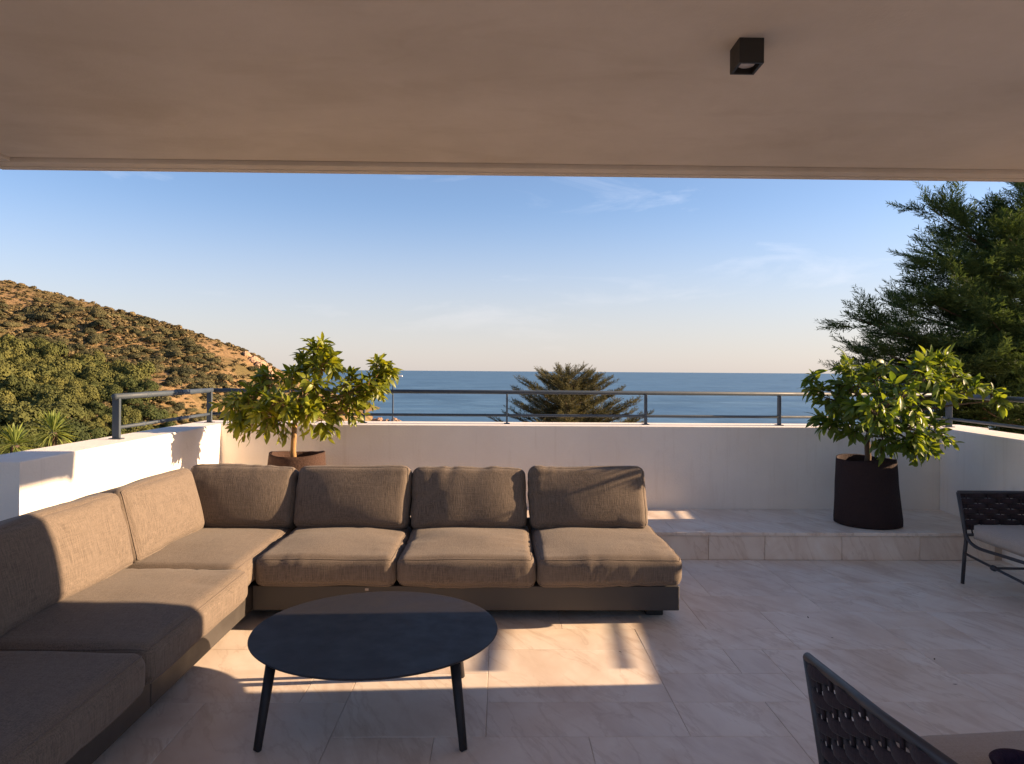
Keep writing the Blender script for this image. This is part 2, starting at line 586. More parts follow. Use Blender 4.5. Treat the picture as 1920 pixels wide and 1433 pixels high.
def tile_mesh(w, d, h, bev=0.0016):
    k = (round(w, 3), round(d, 3), round(h, 3))
    if k not in _tile_cache:
        bm = bmesh.new()
        x, y = w / 2, d / 2
        vs_ = []
        for (dx, dz) in ((0, -h), (0, -bev), (bev, 0)):
            vs_.append([bm.verts.new((sx * (x - dx), sy * (y - dx), dz)) for sx, sy in ((-1, -1), (1, -1), (1, 1), (-1, 1))])
        for a, b in ((0, 1), (1, 2)):
            for i in range(4):
                bm.faces.new((vs_[a][i], vs_[a][(i + 1) % 4], vs_[b][(i + 1) % 4], vs_[b][i]))
        bm.faces.new(vs_[2])
        _tile_cache[k] = bm_mesh('tile', bm)
        _tile_cache[k].materials.append(M['marble'])
    return _tile_cache[k]


def lay_tiles(x0, x1, y0, y1, z, ux, uy, sizes, parent, seed, name='tile', h=0.012, gap=0.0017):
    rr = random.Random(seed)
    nx_, ny_ = int(round((x1 - x0) / ux)), int(round((y1 - y0) / uy))
    grid = [[False] * ny_ for _ in range(nx_)]
    for j in range(ny_):
        for i in range(nx_):
            if grid[i][j]: continue
            opts = sizes[:]
            rr.shuffle(opts)
            for (a, b) in opts + [(2, 1), (1, 1)]:
                if i + a <= nx_ and j + b <= ny_ and all(not grid[i + p][j + q] for p in range(a) for q in range(b)):
                    for p in range(a):
                        for q in range(b): grid[i + p][j + q] = True
                    me = tile_mesh(a * ux - gap, b * uy - gap, h)
                    o = link(name, me, None, parent)
                    o.location = (x0 + (i + a / 2) * ux, y0 + (j + b / 2) * uy, z + rr.uniform(-0.0006, 0.0006))
                    break


UX, UY = 0.2, 0.295
lay_tiles(-3.84, 3.96, STEP_Y - 20 * UY, STEP_Y, 0.0, UX, UY, [(4, 2), (3, 2), (3, 1), (4, 1), (2, 1), (4, 2)], floor, 5)

step = box('step_platform', -2.43, 4.0, STEP_Y + 0.012, BACK_Y, -0.02, STEP_Z - 0.022, M['grout'])
tag(step, kind='structure')
# nosing and top slabs
xs_ = [-2.425]
rr = random.Random(3)
while xs_[-1] < 3.3: xs_.append(xs_[-1] + rr.choice((0.6, 0.78, 0.9)))
xs_[-1] = 3.95
for row, (ya, yb) in enumerate(((STEP_Y - 0.012, STEP_Y + 0.36), (STEP_Y + 0.36, BACK_Y))):
    xr = xs_ if row == 0 else [-2.425] + [x + 0.33 for x in xs_[:-2]] + [3.95]
    for a, b in zip(xr[:-1], xr[1:]):
        o = link('platform_tile', tile_mesh(b - a - .003, yb - ya - .003, 0.024), None, step)
        o.location = ((a + b) / 2, (ya + yb) / 2, STEP_Z)
# riser tiles (vertical faces of the step)
xq = [-2.425, -1.9, -1.3, -0.7, -0.1, 0.5, 1.02, 1.60, 2.03, 2.62, 3.22, 3.80]
for a, b in zip(xq[:-1], xq[1:]):
    me = tile_mesh(b - a - .003, STEP_Z - 0.028, 0.012)
    o = link('riser_tile', me, None, step)
    o.location = ((a + b) / 2, STEP_Y, (STEP_Z - 0.026) / 2)
    o.rotation_euler = (R(90), 0, 0)

# ------------------------------------------------------------------ parapet walls
WALL_Z = 0.94
w = prism('parapet_wall', [(-2.73, BACK_Y), (4.38, BACK_Y), (4.38, BACK_Y + .44), (-2.73, BACK_Y + .44)], -1.9, WALL_Z, M['wall'], bevel=0.008)
tag(w, 'long white parapet wall along the back of the terrace, facing the sea', 'wall', 'white parapet walls')
w = prism('parapet_wall', [(-2.43, 3.73), (-2.43, BACK_Y - .002), (-2.73, BACK_Y - .002), (-2.73, 4.03), (-3.9, 4.03), (-3.9, 3.73)], -1.9, WALL_Z, M['wall'], bevel=0.008)
tag(w, 'sunlit white parapet wall on the left with the plant shadow on it', 'wall', 'white parapet walls')
RW = 0.085
w = prism('parapet_wall', [(3.94 - RW * (BACK_Y - 3.405), 3.405), (3.94 - RW * (BACK_Y - 3.405) + .34, 3.405), (4.28, BACK_Y - .002), (3.94, BACK_Y - .002)], -1.9, WALL_Z, M['wall'], bevel=0.008)
tag(w, 'shaded white parapet wall on the right behind the woven armchair', 'wall', 'white parapet walls')

# ------------------------------------------------------------------ roof and house
CZ = 2.65
RX0, RX1, RY1 = -2.87, 3.30, 4.31
roof = box('ceiling', RX0, RX1, 0.2, RY1 - .016, CZ, CZ + .34, M['ceiling'])
tag(roof, kind='structure')
box('ceiling_lip', RX0 - .09, RX1 + .08, RY1 + .001, RY1 + .085, CZ - .026, CZ + .34, M['ceiling'], roof, 0.003)
box('ceiling_lip', RX0 - .15, RX1 + .13, RY1 + .090, RY1 + .145, CZ - .032, CZ + .34, M['ceiling'], roof, 0.004)
box('ceiling_lip', RX0 - .09, RX0 - .001, 0.2, RY1, CZ - .02, CZ + .34, M['ceiling'], roof, 0.003)
box('ceiling_lip', RX0 - .15, RX0 - .093, 0.2, RY1 + .087, CZ - .024, CZ + .34, M['ceiling'], roof, 0.004)
box('ceiling_lip', RX1 + .001, RX1 + .08, 3.42, RY1, CZ - .02, CZ + .34, M['ceiling'], roof, 0.003)
hw = box('house_wall', 3.26, 3.69, 0.2, 3.40, -0.004, CZ - .003, M['wall'])
tag(hw, 'white house wall carrying the roof at the right side of the terrace', 'wall')
# ceiling spot
cx0, cx1, cy0, cy1 = 0.875, 0.966, 2.645, 2.755
lamp = empty('ceiling_spotlight', (0.92, 2.70, CZ))
tag(lamp, 'small black cube spotlight fixed to the ceiling', 'spotlight')
bm = bmesh.new()
hx, hy, zh = .0455, .055, -.092
t_ = .010
outer = [(-hx, -hy), (hx, -hy), (hx, hy), (-hx, hy)]
inner = [(-hx + t_, -hy + t_), (hx - t_, -hy + t_), (hx - t_, hy - t_), (-hx + t_, hy - t_)]
vo0 = [bm.verts.new((*p, 0)) for p in outer]; vo1 = [bm.verts.new((*p, zh)) for p in outer]
vi1 = [bm.verts.new((*p, zh)) for p in inner]; vi0 = [bm.verts.new((*p, zh + .030)) for p in inner]
bm.faces.new(vo0); bm.faces.new(vi0)
for i in range(4):
    j = (i + 1) % 4
    bm.faces.new((vo0[i], vo0[j], vo1[j], vo1[i])); bm.faces.new((vo1[i], vo1[j], vi1[j], vi1[i])); bm.faces.new((vi1[i], vi1[j], vi0[j], vi0[i]))
link('housing', bm_mesh('housing', bm), M['black'], lamp)
V, F = tube_arrays([(0, 0.004, zh + .028), (0, 0.004, zh + .016), (0, .004, zh + .014)], [.031, .031, .027], 24)
link('lens', mesh_py('lens', V, F, True), M['lens'], lamp)

# ------------------------------------------------------------------ railing
rail = empty('metal_railing', (0, BACK_Y + .2, WALL_Z))
tag(rail, 'slate grey metal railing with two rails on top of the parapet', 'railing')
RLZ, RLL = 1.228, 1.017
ry = BACK_Y + .2


def to_rail(pts): return [Vector(p) - rail.location for p in pts]


LX = -2.585
rx_corner = 4.09
RY = lambda y: 4.09 - RW * (ry - y)
tube('top_rail', to_rail([(LX, 4.93, RLZ), (LX, ry + .01, RLZ)]), .021, M['rail'], rail, 14)
tube('top_rail', to_rail([(LX, ry, RLZ), (0.0, ry, RLZ), (rx_corner, ry, RLZ)]), .018, M['rail'], rail, 14)
tube('top_rail', to_rail([(rx_corner, ry, RLZ), (RY(3.6), 3.6, RLZ)]), .021, M['rail'], rail, 14)
tube('lower_rail', to_rail([(LX, 4.96, RLL), (LX, ry, RLL)]), .0125, M['rail'], rail, 10)
tube('lower_rail', to_rail([(LX, ry, RLL), (rx_corner, ry, RLL)]), .0125, M['rail'], rail, 10)
tube('lower_rail', to_rail([(rx_corner, ry, RLL), (RY(3.6), 3.6, RLL)]), .0125, M['rail'], rail, 10)
for y_ in (5.35, 5.39, 5.86, 5.90, 5.94):     # sleeve rings where rail lengths join
    tube('rail_collar', to_rail([(LX, y_, RLZ), (LX, y_ + .018, RLZ)]), .0245, M['rail'], rail, 14)
for y_ in (5.30, 5.9):
    tube('rail_collar', to_rail([(LX, y_, RLL), (LX, y_ + .05, RLL)]), .0155, M['rail'], rail, 12)


def post(x, y, wx, wy):
    o = box('post', x - wx / 2, x + wx / 2, y - wy / 2, y + wy / 2, WALL_Z + .007, RLZ - .012, M['rail'], None, .003)
    o.parent = rail; o.location = -rail.location
    p = box('base_plate', x - wx / 2 - .018, x + wx / 2 + .018, y - wy / 2 - .014, y + wy / 2 + .014, WALL_Z + .001, WALL_Z + .007, M['rail'], None, .002)
    p.parent = o


post(LX, 4.96, .05, .024)
post(LX, ry - .06, .044, .024)
for u_ in (684, 951, 1212, 1465, 1722):
    post((u_ - 935) / 1360 * ry, ry, .016 if u_ < 1000 else .022, .05)
post(RY(ry - .10), ry - .10, .05, .03)
post(RY(4.9), 4.9, .05, .03)


# ------------------------------------------------------------------ cushions
def cushion_mesh(hx, hy, hz, r, puff=(0, 0, 0), n=34, seed=0, wr=0.006, face=None, sag=0.0, want_seams=False):
    """Soft box with half sizes; puff bulges each axis; wr is crease depth."""
    bm = bmesh.new()
    bmesh.ops.create_cube(bm, size=2.0)
    bmesh.ops.subdivide_edges(bm, edges=bm.edges[:], cuts=n, use_grid_fill=True)
    H = (hx, hy, hz)
    ax = 2 if face == 'z' else 1
    ot = (0, 1) if face == 'z' else (0, 2)
    rims = []
    for sg in ((1, -1) if face == 'z' else (-1,)):
        rim = [v for v in bm.verts if abs(v.co[ax] - sg) < 1e-4 and max(abs(v.co[ot[0]]), abs(v.co[ot[1]])) > .9999]
        rim.sort(key=lambda v: math.atan2(v.co[ot[1]], v.co[ot[0]]))
        rims.append(rim)
    off = Vector((seed * 13.1, seed * 7.7, seed * 3.3))
    for v in bm.verts:
        q = [math.copysign(abs(c) ** 0.82, c) for c in v.co]
        P = Vector((q[0] * hx, q[1] * hy, q[2] * hz))
        I = Vector(tuple(max(-(h - r), min(h - r, p)) for h, p in zip(H, P)))
        d = P - I
        L = d.length
        nrm = d / L if L > 1e-9 else Vector((0, 0, 1))
        if L > 1e-9: P = I + nrm * min(r, L if max(abs(c) for c in q) < 0.999 else r)
        f = [1 - abs(c) ** 2.2 for c in q]
        P.x += puff[0] * math.copysign(1, q[0]) * abs(q[0]) ** 2 * f[1] * f[2]
        P.y += puff[1] * math.copysign(1, q[1]) * abs(q[1]) ** 2 * f[0] * f[2]
        P.z += puff[2] * math.copysign(1, q[2]) * abs(q[2]) ** 2 * f[0] * f[1]
        # creases: stronger towards edges, run across the nearest edge
        e = max(abs(q[0]), abs(q[1])) if face == 'z' else max(abs(q[0]), abs(q[2]))
        k = 0.25 + 0.75 * e ** 4
        if face == 'z':
            s1 = noise.noise(Vector((P.x * 21, P.y * 3.5, P.z * 4)) + off)
            s2 = noise.noise(Vector((P.x * 3.5, P.y * 21, P.z * 4)) + off)
            wgt = abs(q[1]) ** 3 / (abs(q[0]) ** 3 + abs(q[1]) ** 3 + 1e-6)
        else:
            s1 = noise.noise(Vector((P.x * 20, P.y * 5, P.z * 4)) + off)
            s2 = noise.noise(Vector((P.x * 4, P.y * 5, P.z * 19)) + off)
            wgt = abs(q[2]) ** 3 / (abs(q[0]) ** 3 + abs(q[2]) ** 3 + 1e-6)
        big = noise.noise(P * 3.2 + off)
        cr = s1 * wgt + s2 * (1 - wgt)
        cr = cr - .55 * abs(noise.noise(Vector((P.x * 9, P.y * 9, P.z * 6)) - off))
        msk = max(0.0, min(1.0, .30 + 1.9 * noise.noise(Vector((P.x * 2.6, P.y * 2.6, P.z * 2.6)) + off * 1.7)))
        dsp = wr * k * cr * msk + wr * .8 * big
        P += nrm * dsp
        P.z += sag * big
        v.co = P
    seams = [[v.co.copy() for v in rim] + [rim[0].co.copy()] for rim in rims]
    me = bm_mesh('cushion', bm, True)
    if not want_seams: return me
    return me, seams


def add_cushion(name, parent, center, half, r, puff, rot, seed, face, wr=.007, label=None):
    me, seams = cushion_mesh(*half, r, puff, seed=seed, wr=wr, face=face, want_seams=True)
    o = link(name, me, M['fabric'], parent)
    for sm in seams: tube('seam', sm, .0036, M['fabric'], o, 6)
    o.location = Vector(center) - parent.location
    o.rotation_euler = rot
    if label: o['label'] = label
    return o


# sofa along the sea side
sofa = empty('sofa_section', (-0.17, 4.5, 0))
tag(sofa, 'taupe fabric sofa section with four cushions facing the camera, backed by the sea wall', 'sofa', 'corner sofa sections')
SB = sofa.location
def sbox(name, parent, x0, x1, y0, y1, z0, z1, mat, bevel=.003):
    L = parent.location
    return box(name, x0 - L.x, x1 - L.x, y0 - L.y, y1 - L.y, z0 - L.z, z1 - L.z, mat, parent, bevel)


sbox('base_panel', sofa, -1.375, 1.035, 4.10, 4.95, .066, .205, M['base'], .004)
for x_ in (-1.2, -.15, .92):
    sbox('foot', sofa, x_ - .05, x_ + .05, 4.22, 4.32, 0.001, .066, M['foot'])
    sbox('foot', sofa, x_ - .05, x_ + .05, 4.75, 4.85, 0.001, .066, M['foot'])
seats = [(-1.352, -.570), (-.566, .212), (.222, 1.046)]
for i, (a, b) in enumerate(seats):
    half = ((b - a) / 2 - .002, .46, .085)
    c = add_cushion('seat_cushion', sofa, ((a + b) / 2, 4.03 + .46, .296), half, .050, (.006, .012, .030), (0, 0, 0), i + 1, 'z', .016)
    if i == 0:
        tg = box('care_tag', -.010, .010, -.003, .003, -.006, .006, M['seatpad'], c, .001)
        tg.location = (.24, -.462, -.090)
backs = [(-2.06, -1.345), (-1.338, -.585), (-.570, .190), (.212, .985)]
for i, (a, b) in enumerate(backs):
    half = ((b - a) / 2 - .001, .095, .208)
    tilt = (-20, -19.5, -21, -20)[i]
    add_cushion('back_cushion', sofa, ((a + b) / 2, 4.880, .562 - (.008 if i == 2 else 0)), half, .050, (.010, .034, .008), (R(tilt), 0, R((1, -1.5, .8, 1.2)[i])), i + 10, 'y', .016)
    sbox('back_support', sofa, (a + b) / 2 - .2, (a + b) / 2 + .2, 5.075, 5.09, .20, .56, M['base'])
sbox('back_rail', sofa, -2.05, 1.0, 5.035, 5.06, .206, .40, M['base'])

# sofa along the left wall
sofa2 = empty('sofa_section', (-1.8, 3.1, 0))
tag(sofa2, 'taupe sofa section along the left wall, half in shadow, reaching the camera', 'sofa', 'corner sofa sections')
sbox('base_panel', sofa2, -2.32, -1.378, 2.92, 4.95, .066, .205, M['base'], .004)
sbox('base_panel', sofa2, -2.32, -1.378, 1.05, 2.915, .066, .205, M['base'], .004)
for y_ in (1.2, 2.8, 3.05, 4.7):
    sbox('foot', sofa2, -1.6, -1.5, y_ - .05, y_ + .05, 0.001, .066, M['foot'])
    sbox('foot', sofa2, -2.2, -2.1, y_ - .05, y_ + .05, 0.001, .066, M['foot'])
for i, (a, b, xf) in enumerate(((3.832, 4.86, -1.356), (2.728, 3.826, -1.292), (1.63, 2.722, -1.285))):
    half = ((xf + 2.22) / 2, (b - a) / 2, .085)
    add_cushion('seat_cushion', sofa2, ((xf - 2.22) / 2, (a + b) / 2, .296), half, .055, (.010, .008, .028), (0, 0, 0), i + 21, 'z', .010)
for i, (a, b) in enumerate(((3.85, 4.74), (2.755, 3.842), (1.66, 2.745))):
    half = ((b - a) / 2 - .002, .095, .205)
    add_cushion('back_cushion', sofa2, (-2.02, (a + b) / 2, .568), half, .050, (.010, .034, .010), (R(-14), 0, R(90)), i + 31, 'y', .011)
    sbox('back_support', sofa2, -2.21, -2.195, (a + b) / 2 - .25, (a + b) / 2 + .25, .20, .56, M['base'])

# ------------------------------------------------------------------ coffee table
TX, TY, TZ, TR = -.505, 3.05, .34, .508
ct = empty('coffee_table', (TX, TY, 0))
tag(ct, 'low round charcoal coffee table in front of the corner sofa', 'coffee table')
prof = [(0, TZ - .014), (TR - .030, TZ - .014), (TR - .006, TZ - .009), (TR, TZ - .004), (TR - .002, TZ - .0008), (TR - .006, TZ), (0, TZ)]
V, F = [], []
n_ = 96
for (r_, z_) in prof[1:-1]:
    for k in range(n_):
        a = 2 * math.pi * k / n_
        V.append((r_ * math.cos(a), r_ * math.sin(a), z_))
for i in range(len(prof) - 3):
    for k in range(n_):
        F.append((i * n_ + k, i * n_ + (k + 1) % n_, (i + 1) * n_ + (k + 1) % n_, (i + 1) * n_ + k))
F.append(tuple(range(n_))[::-1]); F.append(tuple(range((len(prof) - 3) * n_, (len(prof) - 2) * n_)))
link('table_top', mesh_py('table_top', V, F), M['table'], ct)
for sx in (-1, 1):
    for sy in (-1, 1):
        dy_ = .335 if sy < 0 else .315
        dx_ = .385 if sy < 0 else .345
        tube('leg', [(sx * dx_, sy * dy_, .0005), (sx * (dx_ - .002), sy * (dy_ - .001), .004), (sx * (dx_ - .04), sy * (dy_ - .045), TZ - .013)], [.0135, .0155, .0205], M['table'], ct, 16)


# ------------------------------------------------------------------ woven armchairs
def make_chair(loc, rz, label):
    ch = empty('woven_armchair', loc, rz)
    tag(ch, label, 'armchair', 'woven lounge armchairs')
    mt, W = M['chair'], .315
    for s in (-1, 1):
        tube('back_post', [(s * .345, .012, .0005), (s * .325, .0, .20), (s * .315, .0, .30), (s * .322, -.006, .36), (s * .352, -.035, .612)], [.0115, .0125, .013, .013, .012], mt, ch, 12)
        tube('side_rail', bez((s * .315, .0, .335), (s * .318, .03, .262), (s * .318, .20, .272), 8) + [Vector((s * .318, .44, .285)), Vector((s * .318, .74, .300))], .011, mt, ch, 10)
        tube('leg', [(s * .345, .755, .0005), (s * .318, .735, .30)], [.0105, .0125], mt, ch, 12)
        st_ = tube('stretcher', [(s * .328, .004, .205), (s * .328, .745, .165)], .0085, mt, ch, 10)
        V, F = tube_arrays([(s * .328, .285, .188), (s * .328, .30, .187), (s * .328, .325, .1855), (s * .328, .34, .1845)], [.009, .018, .018, .009], 12)
        link('knob', mesh_py('knob', V, F, True), mt, st_)
    tube('top_rail', [(-.3525, -.035, .612), (0, -.046, .612), (.3525, -.035, .612)], .0125, mt, ch, 12)
    tube('seat_rail', [(-.315, .0, .330), (.315, .0, .330)], .010, mt, ch, 10)
    tube('seat_rail', [(-.318, .74, .300), (.318, .74, .300)], .010, mt, ch, 10)
    tube('cross_stretcher', [(-.328, .312, .186), (.328, .312, .186)], .008, mt, ch, 10)
    # woven back: cords upright, straps passing over and under them
    NC = 9
    def panel(u, z):     # point on the leaning back panel
        f = (z - .36) / (.612 - .36)
        hw_ = .308 + .030 * f
        return Vector((u * hw_, -.006 - .032 * f - .010 * (1 - u * u) * f, z))
    for k in range(NC):
        u = -1 + 2 * (k + .5) / NC
        a, b = panel(u, .335), panel(u, .606)
        tube('upright_cord', [a, (a + b) / 2, b], .006, M['strap'], ch, 6, 1.0)
    rows = 7
    for r_ in range(rows):
        z = .378 + r_ * .0355
        pts = []
        for i in range(NC * 6 + 1):
            u = -1 + 2 * i / (NC * 6)
            ph = math.cos((i / 6 - .5) * math.pi) * (1 if r_ % 2 else -1)
            p = panel(u, z)
            p.y += .013 * ph
            pts.append(p)
        tube('strap', pts, .0192, M['strap'], ch, 8, .36, (0, 0, 1))
    # seat pad with rounded plan corners
    me = cushion_mesh(.312, .375, .050, .042, (.004, .006, .012), 18, 50, .002, 'z')
    for v in me.vertices:       # round the plan corners further
        x, y = v.co.x, v.co.y
        ax, ay = abs(x) - .20, abs(y) - .265
        if ax > 0 and ay > 0:
            d = math.hypot(ax, ay)
            lim = .112
            if d > lim:
                s_ = lim / d
                v.co.x = math.copysign(.20 + ax * s_, x); v.co.y = math.copysign(.265 + ay * s_, y)
        if v.co.z < 0:           # underside edge curves up to the frame
            e = max(abs(x) / .312, abs(y) / .375)
            v.co.z *= 1 - .25 * max(0, e - .8) / .2
    pad = link('seat_pad', me, M['seatpad'], ch)
    pad.location = (0, .375, .354)
    return ch


a1 = math.atan2(-1, -.04) - math.pi / 2
make_chair((3.50, 4.86, 0), a1, 'charcoal woven armchair with pale pad beside the raised step on the right')
a2 = math.atan2(.10, .99) - math.pi / 2
make_chair((.955, 1.705, 0), a2, 'charcoal woven armchair in the near right corner, seen from its back')

bowl = empty('bowl', (1.30, 1.765, .414))
tag(bowl, 'dark purple rimmed bowl on the pad of the near armchair', 'bowl')
pr = [(.030, 0), (.048, .004), (.062, .022), (.068, .040), (.0715, .046), (.068, .050), (.060, .047), (.052, .040), (.050, .030), (.036, .014), (.0, .011)]
V, F = [], []
for (r_, z_) in pr[:-1]:
    for k in range(40):
        a = 2 * math.pi * k / 40
        V.append((r_ * math.cos(a), r_ * math.sin(a), z_))
for i in range(len(pr) - 2):
    for k in range(40):
        F.append((i * 40 + k, i * 40 + (k + 1) % 40, (i + 1) * 40 + (k + 1) % 40, (i + 1) * 40 + k))
F.append(tuple(range(40))[::-1]); F.append(tuple(range((len(pr) - 2) * 40, (len(pr) - 1) * 40)))
link('bowl_body', mesh_py('bowl_body', V, F, True), M['bowl'], bowl)


# ------------------------------------------------------------------ planters
def make_planter(loc, mat, label, lean, seed):
    pl = empty('planter', loc)
    tag(pl, label, 'planter', 'tall soft-sided planters')
    H_, rb, rt = .530, .248, .229
    n_ = 48
    V, F = [], []
    levels = [(0, .96), (.006, 1.0), (.05, 1.012), (.13, 1.0), (.22, .985), (.32, .97), (.42, .955), (.50, .94), (.530, .935)]
    def ring(z, rad, wob):
        for k in range(n_):
            a = 2 * math.pi * k / n_
            ns = noise.noise(Vector((math.cos(a) * 1.4 + seed, math.sin(a) * 1.4, z * 5)))
            r_ = rad * (1 + wob * ns)
            zz = z + (.010 * math.sin(a * 2 + seed) + .006 * noise.noise(Vector((math.cos(a) * 3, math.sin(a) * 3, seed)))) * (z / H_) ** 3
            V.append((r_ * math.cos(a) + lean * z, r_ * math.sin(a), zz))
    for z, f in levels: ring(z, (rb + (rt - rb) * z / H_) * f / .98, .035)
    ring(.526, rt * .93 - .006, .035); ring(.44, rt * .94, .03); ring(.415, rt * .94, .03)
    for i in range(len(levels) + 2):
        for k in range(n_):
            F.append((i * n_ + k, i * n_ + (k + 1) % n_, (i + 1) * n_ + (k + 1) % n_, (i + 1) * n_ + k))
    F.append(tuple(range(n_))[::-1])
    link('planter_body', mesh_py('planter_body', V, F, True), mat, pl)
    bm = bmesh.new()
    bmesh.ops.create_circle(bm, cap_ends=True, segments=40, radius=rt * .93)
    for v in bm.verts: v.co.z = .425; v.co.x += lean * .42
    link('soil', bm_mesh('soil', bm), M['soil'], pl)
    return pl


P1 = Vector((-1.635, 5.93, STEP_Z + .001))
P2 = Vector((2.985, 5.80, STEP_Z + .001))
make_planter(P1, M['pot_brown'], 'rusty brown planter behind the sofa, holding the small tree at the left', 0.0, 1.3)
make_planter(P2, M['pot_shaded'], 'tall planter with painted-in shade standing on the marble step at the right', -.035, 4.1)


# ------------------------------------------------------------------ broad leaf shrubs
def leaf_mesh(name, L, W, droop, fold, mat):
    """Pointed oval leaf along +Y with a folded midrib, normal +Z."""
    rows = [0, .12, .35, .6, .82, 1.0]
    wd = [.10, .50, .90, 1.0, .66, .04]
    V, F = [], []
    for t, w_ in zip(rows, wd):
        z = -droop * L * t * t
        y = L * t * (1 - .12 * droop * t)
        hw_ = W / 2 * w_
        V += [(-hw_, y, z + fold * hw_), (0, y, z), (hw_, y, z + fold * hw_)]
    for i in range(len(rows) - 1):
        a = i * 3
        F += [(a, a + 1, a + 4, a + 3), (a + 1, a + 2, a + 5, a + 4)]
    me = mesh_py(name, V, F, True)
    me.materials.append(mat)
    return me


def make_shrub(name, root, label, trunk_pts, trunk_r, bark, clusters, leafmat, massmat, Lr, seed, n_part=300, group=None, dens=1.0):
    rr = random.Random(seed)
    t = empty(name, root)
    tag(t, label, 'tree', group)
    root = Vector(root)
    tp = [Vector(p) - root for p in trunk_pts]
    trunk = tube('trunk', tp, trunk_r, bark, t, 12)
    meshes = [leaf_mesh('leaf', 1.0, w_, d_, f_, leafmat) for w_, d_, f_ in ((.38, .25, .4), (.42, .45, .3), (.34, .1, .5), (.40, .7, .25), (.37, .35, .35))]
    top = tp[-1]
    leaves = []
    for (c, rad, ntw) in clusters:
        c = Vector(c) - root
        mid = top.lerp(c, .5) + Vector((rr.uniform(-.03, .03), rr.uniform(-.03, .03), .03))
        base = tp[-2].lerp(tp[-1], rr.uniform(.3, 1))
        tube('branch', bez(base, mid, c, 6), [.013, .012, .011, .0095, .008, .007, .005], bark, trunk, 6)
        for k in range(int(ntw * dens)):
            d = Vector((rr.gauss(0, 1), rr.gauss(0, 1), rr.gauss(.25, .8)))
            d.normalize()
            out = (c - top); out.z *= .5
            if out.length > .01: d = (d + out.normalized() * .55).normalized()
            ln = rad * rr.uniform(.55, 1.0)
            s0 = c + Vector((rr.gauss(0, .02), rr.gauss(0, .02), rr.gauss(0, .02)))
            tip = s0 + d * ln + Vector((0, 0, -.10 * ln + .05 * ln))
            mid = (s0 + tip) / 2 + Vector((0, 0, .03))
            tw = bez(s0, mid, tip, 4)
            tube('twig', tw, [.0045, .004, .0035, .003, .002], bark, trunk, 5)
            nl = rr.randint(6, 9)
            ang = rr.uniform(0, 6.28)
            for i in range(nl):
                f = .35 + .65 * i / (nl - 1)
                p = s0.lerp(mid, f * 2) if f < .5 else mid.lerp(tip, (f - .5) * 2)
                ang += 2.4
                u = d.orthogonal().normalized()
                w_ = d.cross(u)
                rad_d = u * math.cos(ang) + w_ * math.sin(ang)
                ld = (d * (.35 + .75 * f * f) + rad_d * (1.0 - .35 * f) + Vector((0, 0, rr.uniform(-.45, .12)))).normalized()
                up = Vector((rr.gauss(.15, .6), rr.gauss(-.1, .6), 1.0))
                x_ = ld.cross(up)
                if x_.length < .05: x_ = Vector((1, 0, 0))
                x_.normalize()
                z_ = x_.cross(ld).normalized()
                L = rr.uniform(*Lr) * (1.0 if i < nl - 2 else .78)
                mtx = Matrix((( x_.x, ld.x, z_.x, p.x), (x_.y, ld.y, z_.y, p.y), (x_.z, ld.z, z_.z, p.z), (0, 0, 0, 1))) @ Matrix.Scale(L, 4)
                leaves.append((mtx, rr.randrange(len(meshes))))
    ok = []
    for mtx, k in leaves:          # keep leaves clear of the walls
        w_ = root + mtx.to_translation() + mtx.to_3x3() @ Vector((0, 1, 0))
        if w_.z < WALL_Z + .02 and (w_.y > BACK_Y - .01 or w_.x < -2.42): continue
        if w_.z < WALL_Z + .5 and w_.y > BACK_Y + .12: continue
        ok.append((mtx, k))
    ok.sort(key=lambda q: q[0].to_translation().y)
    for mtx, k in ok[:n_part]:
        o = bpy.data.objects.new('leaf', meshes[k])
        C.objects.link(o)
        o.parent = t
        o.matrix_local = mtx
    rest = ok[n_part:]
    if rest:
        V, F, A = [], [], []
        for mtx, k in rest:
            b = len(V)
            s_ = rr.random()
            for v in meshes[k].vertices:
                V.append(mtx @ v.co); A.append(s_)
            F += [tuple(b + i for i in p.vertices) for p in meshes[k].polygons]
        me = mesh_py('crown', V, F, True)
        a_ = me.attributes.new('shade', 'FLOAT', 'POINT')
        a_.data.foreach_set('value', A)
        tag(link('crown', me, massmat, t), kind='stuff')
    return t


def cl(u, v, d, rad, n): return (at(u, v, d), rad, n)


T1 = [cl(597, 664, 5.95, .14, 8), cl(608, 692, 5.85, .15, 8), cl(578, 695, 6.0, .14, 7), cl(590, 735, 5.75, .18, 7), cl(545, 712, 6.0, .13, 5),
      cl(712, 700, 5.95, .14, 8), cl(695, 733, 5.85, .15, 8), cl(655, 740, 5.80, .18, 7), cl(655, 722, 6.05, .10, 3), cl(640, 770, 5.75, .16, 6),
      cl(505, 722, 6.0, .17, 7), cl(470, 757, 5.85, .17, 9), cl(440, 768, 5.90, .13, 6), cl(500, 775, 5.7, .17, 8), cl(535, 760, 5.65, .18, 7),
      cl(575, 775, 5.65, .16, 7), cl(605, 785, 5.85, .15, 5), cl(470, 792, 5.85, .13, 5), cl(525, 795, 5.85, .13, 5)]
tb = P1 + Vector((-.02, 0, .40))
make_shrub('potted_tree', tb, 'small citrus tree with yellow-green leaves behind the sofa at the left', [tb, tb + Vector((-.012, 0, .15)), tb + Vector((.0, -.01, .34)), tb + Vector((.02, -.02, .52))],
           [.026, .023, .021, .018], M['bark'], T1, M['leaf1'], M['leaf1s'], (.050, .120), 21, dens=2.25)

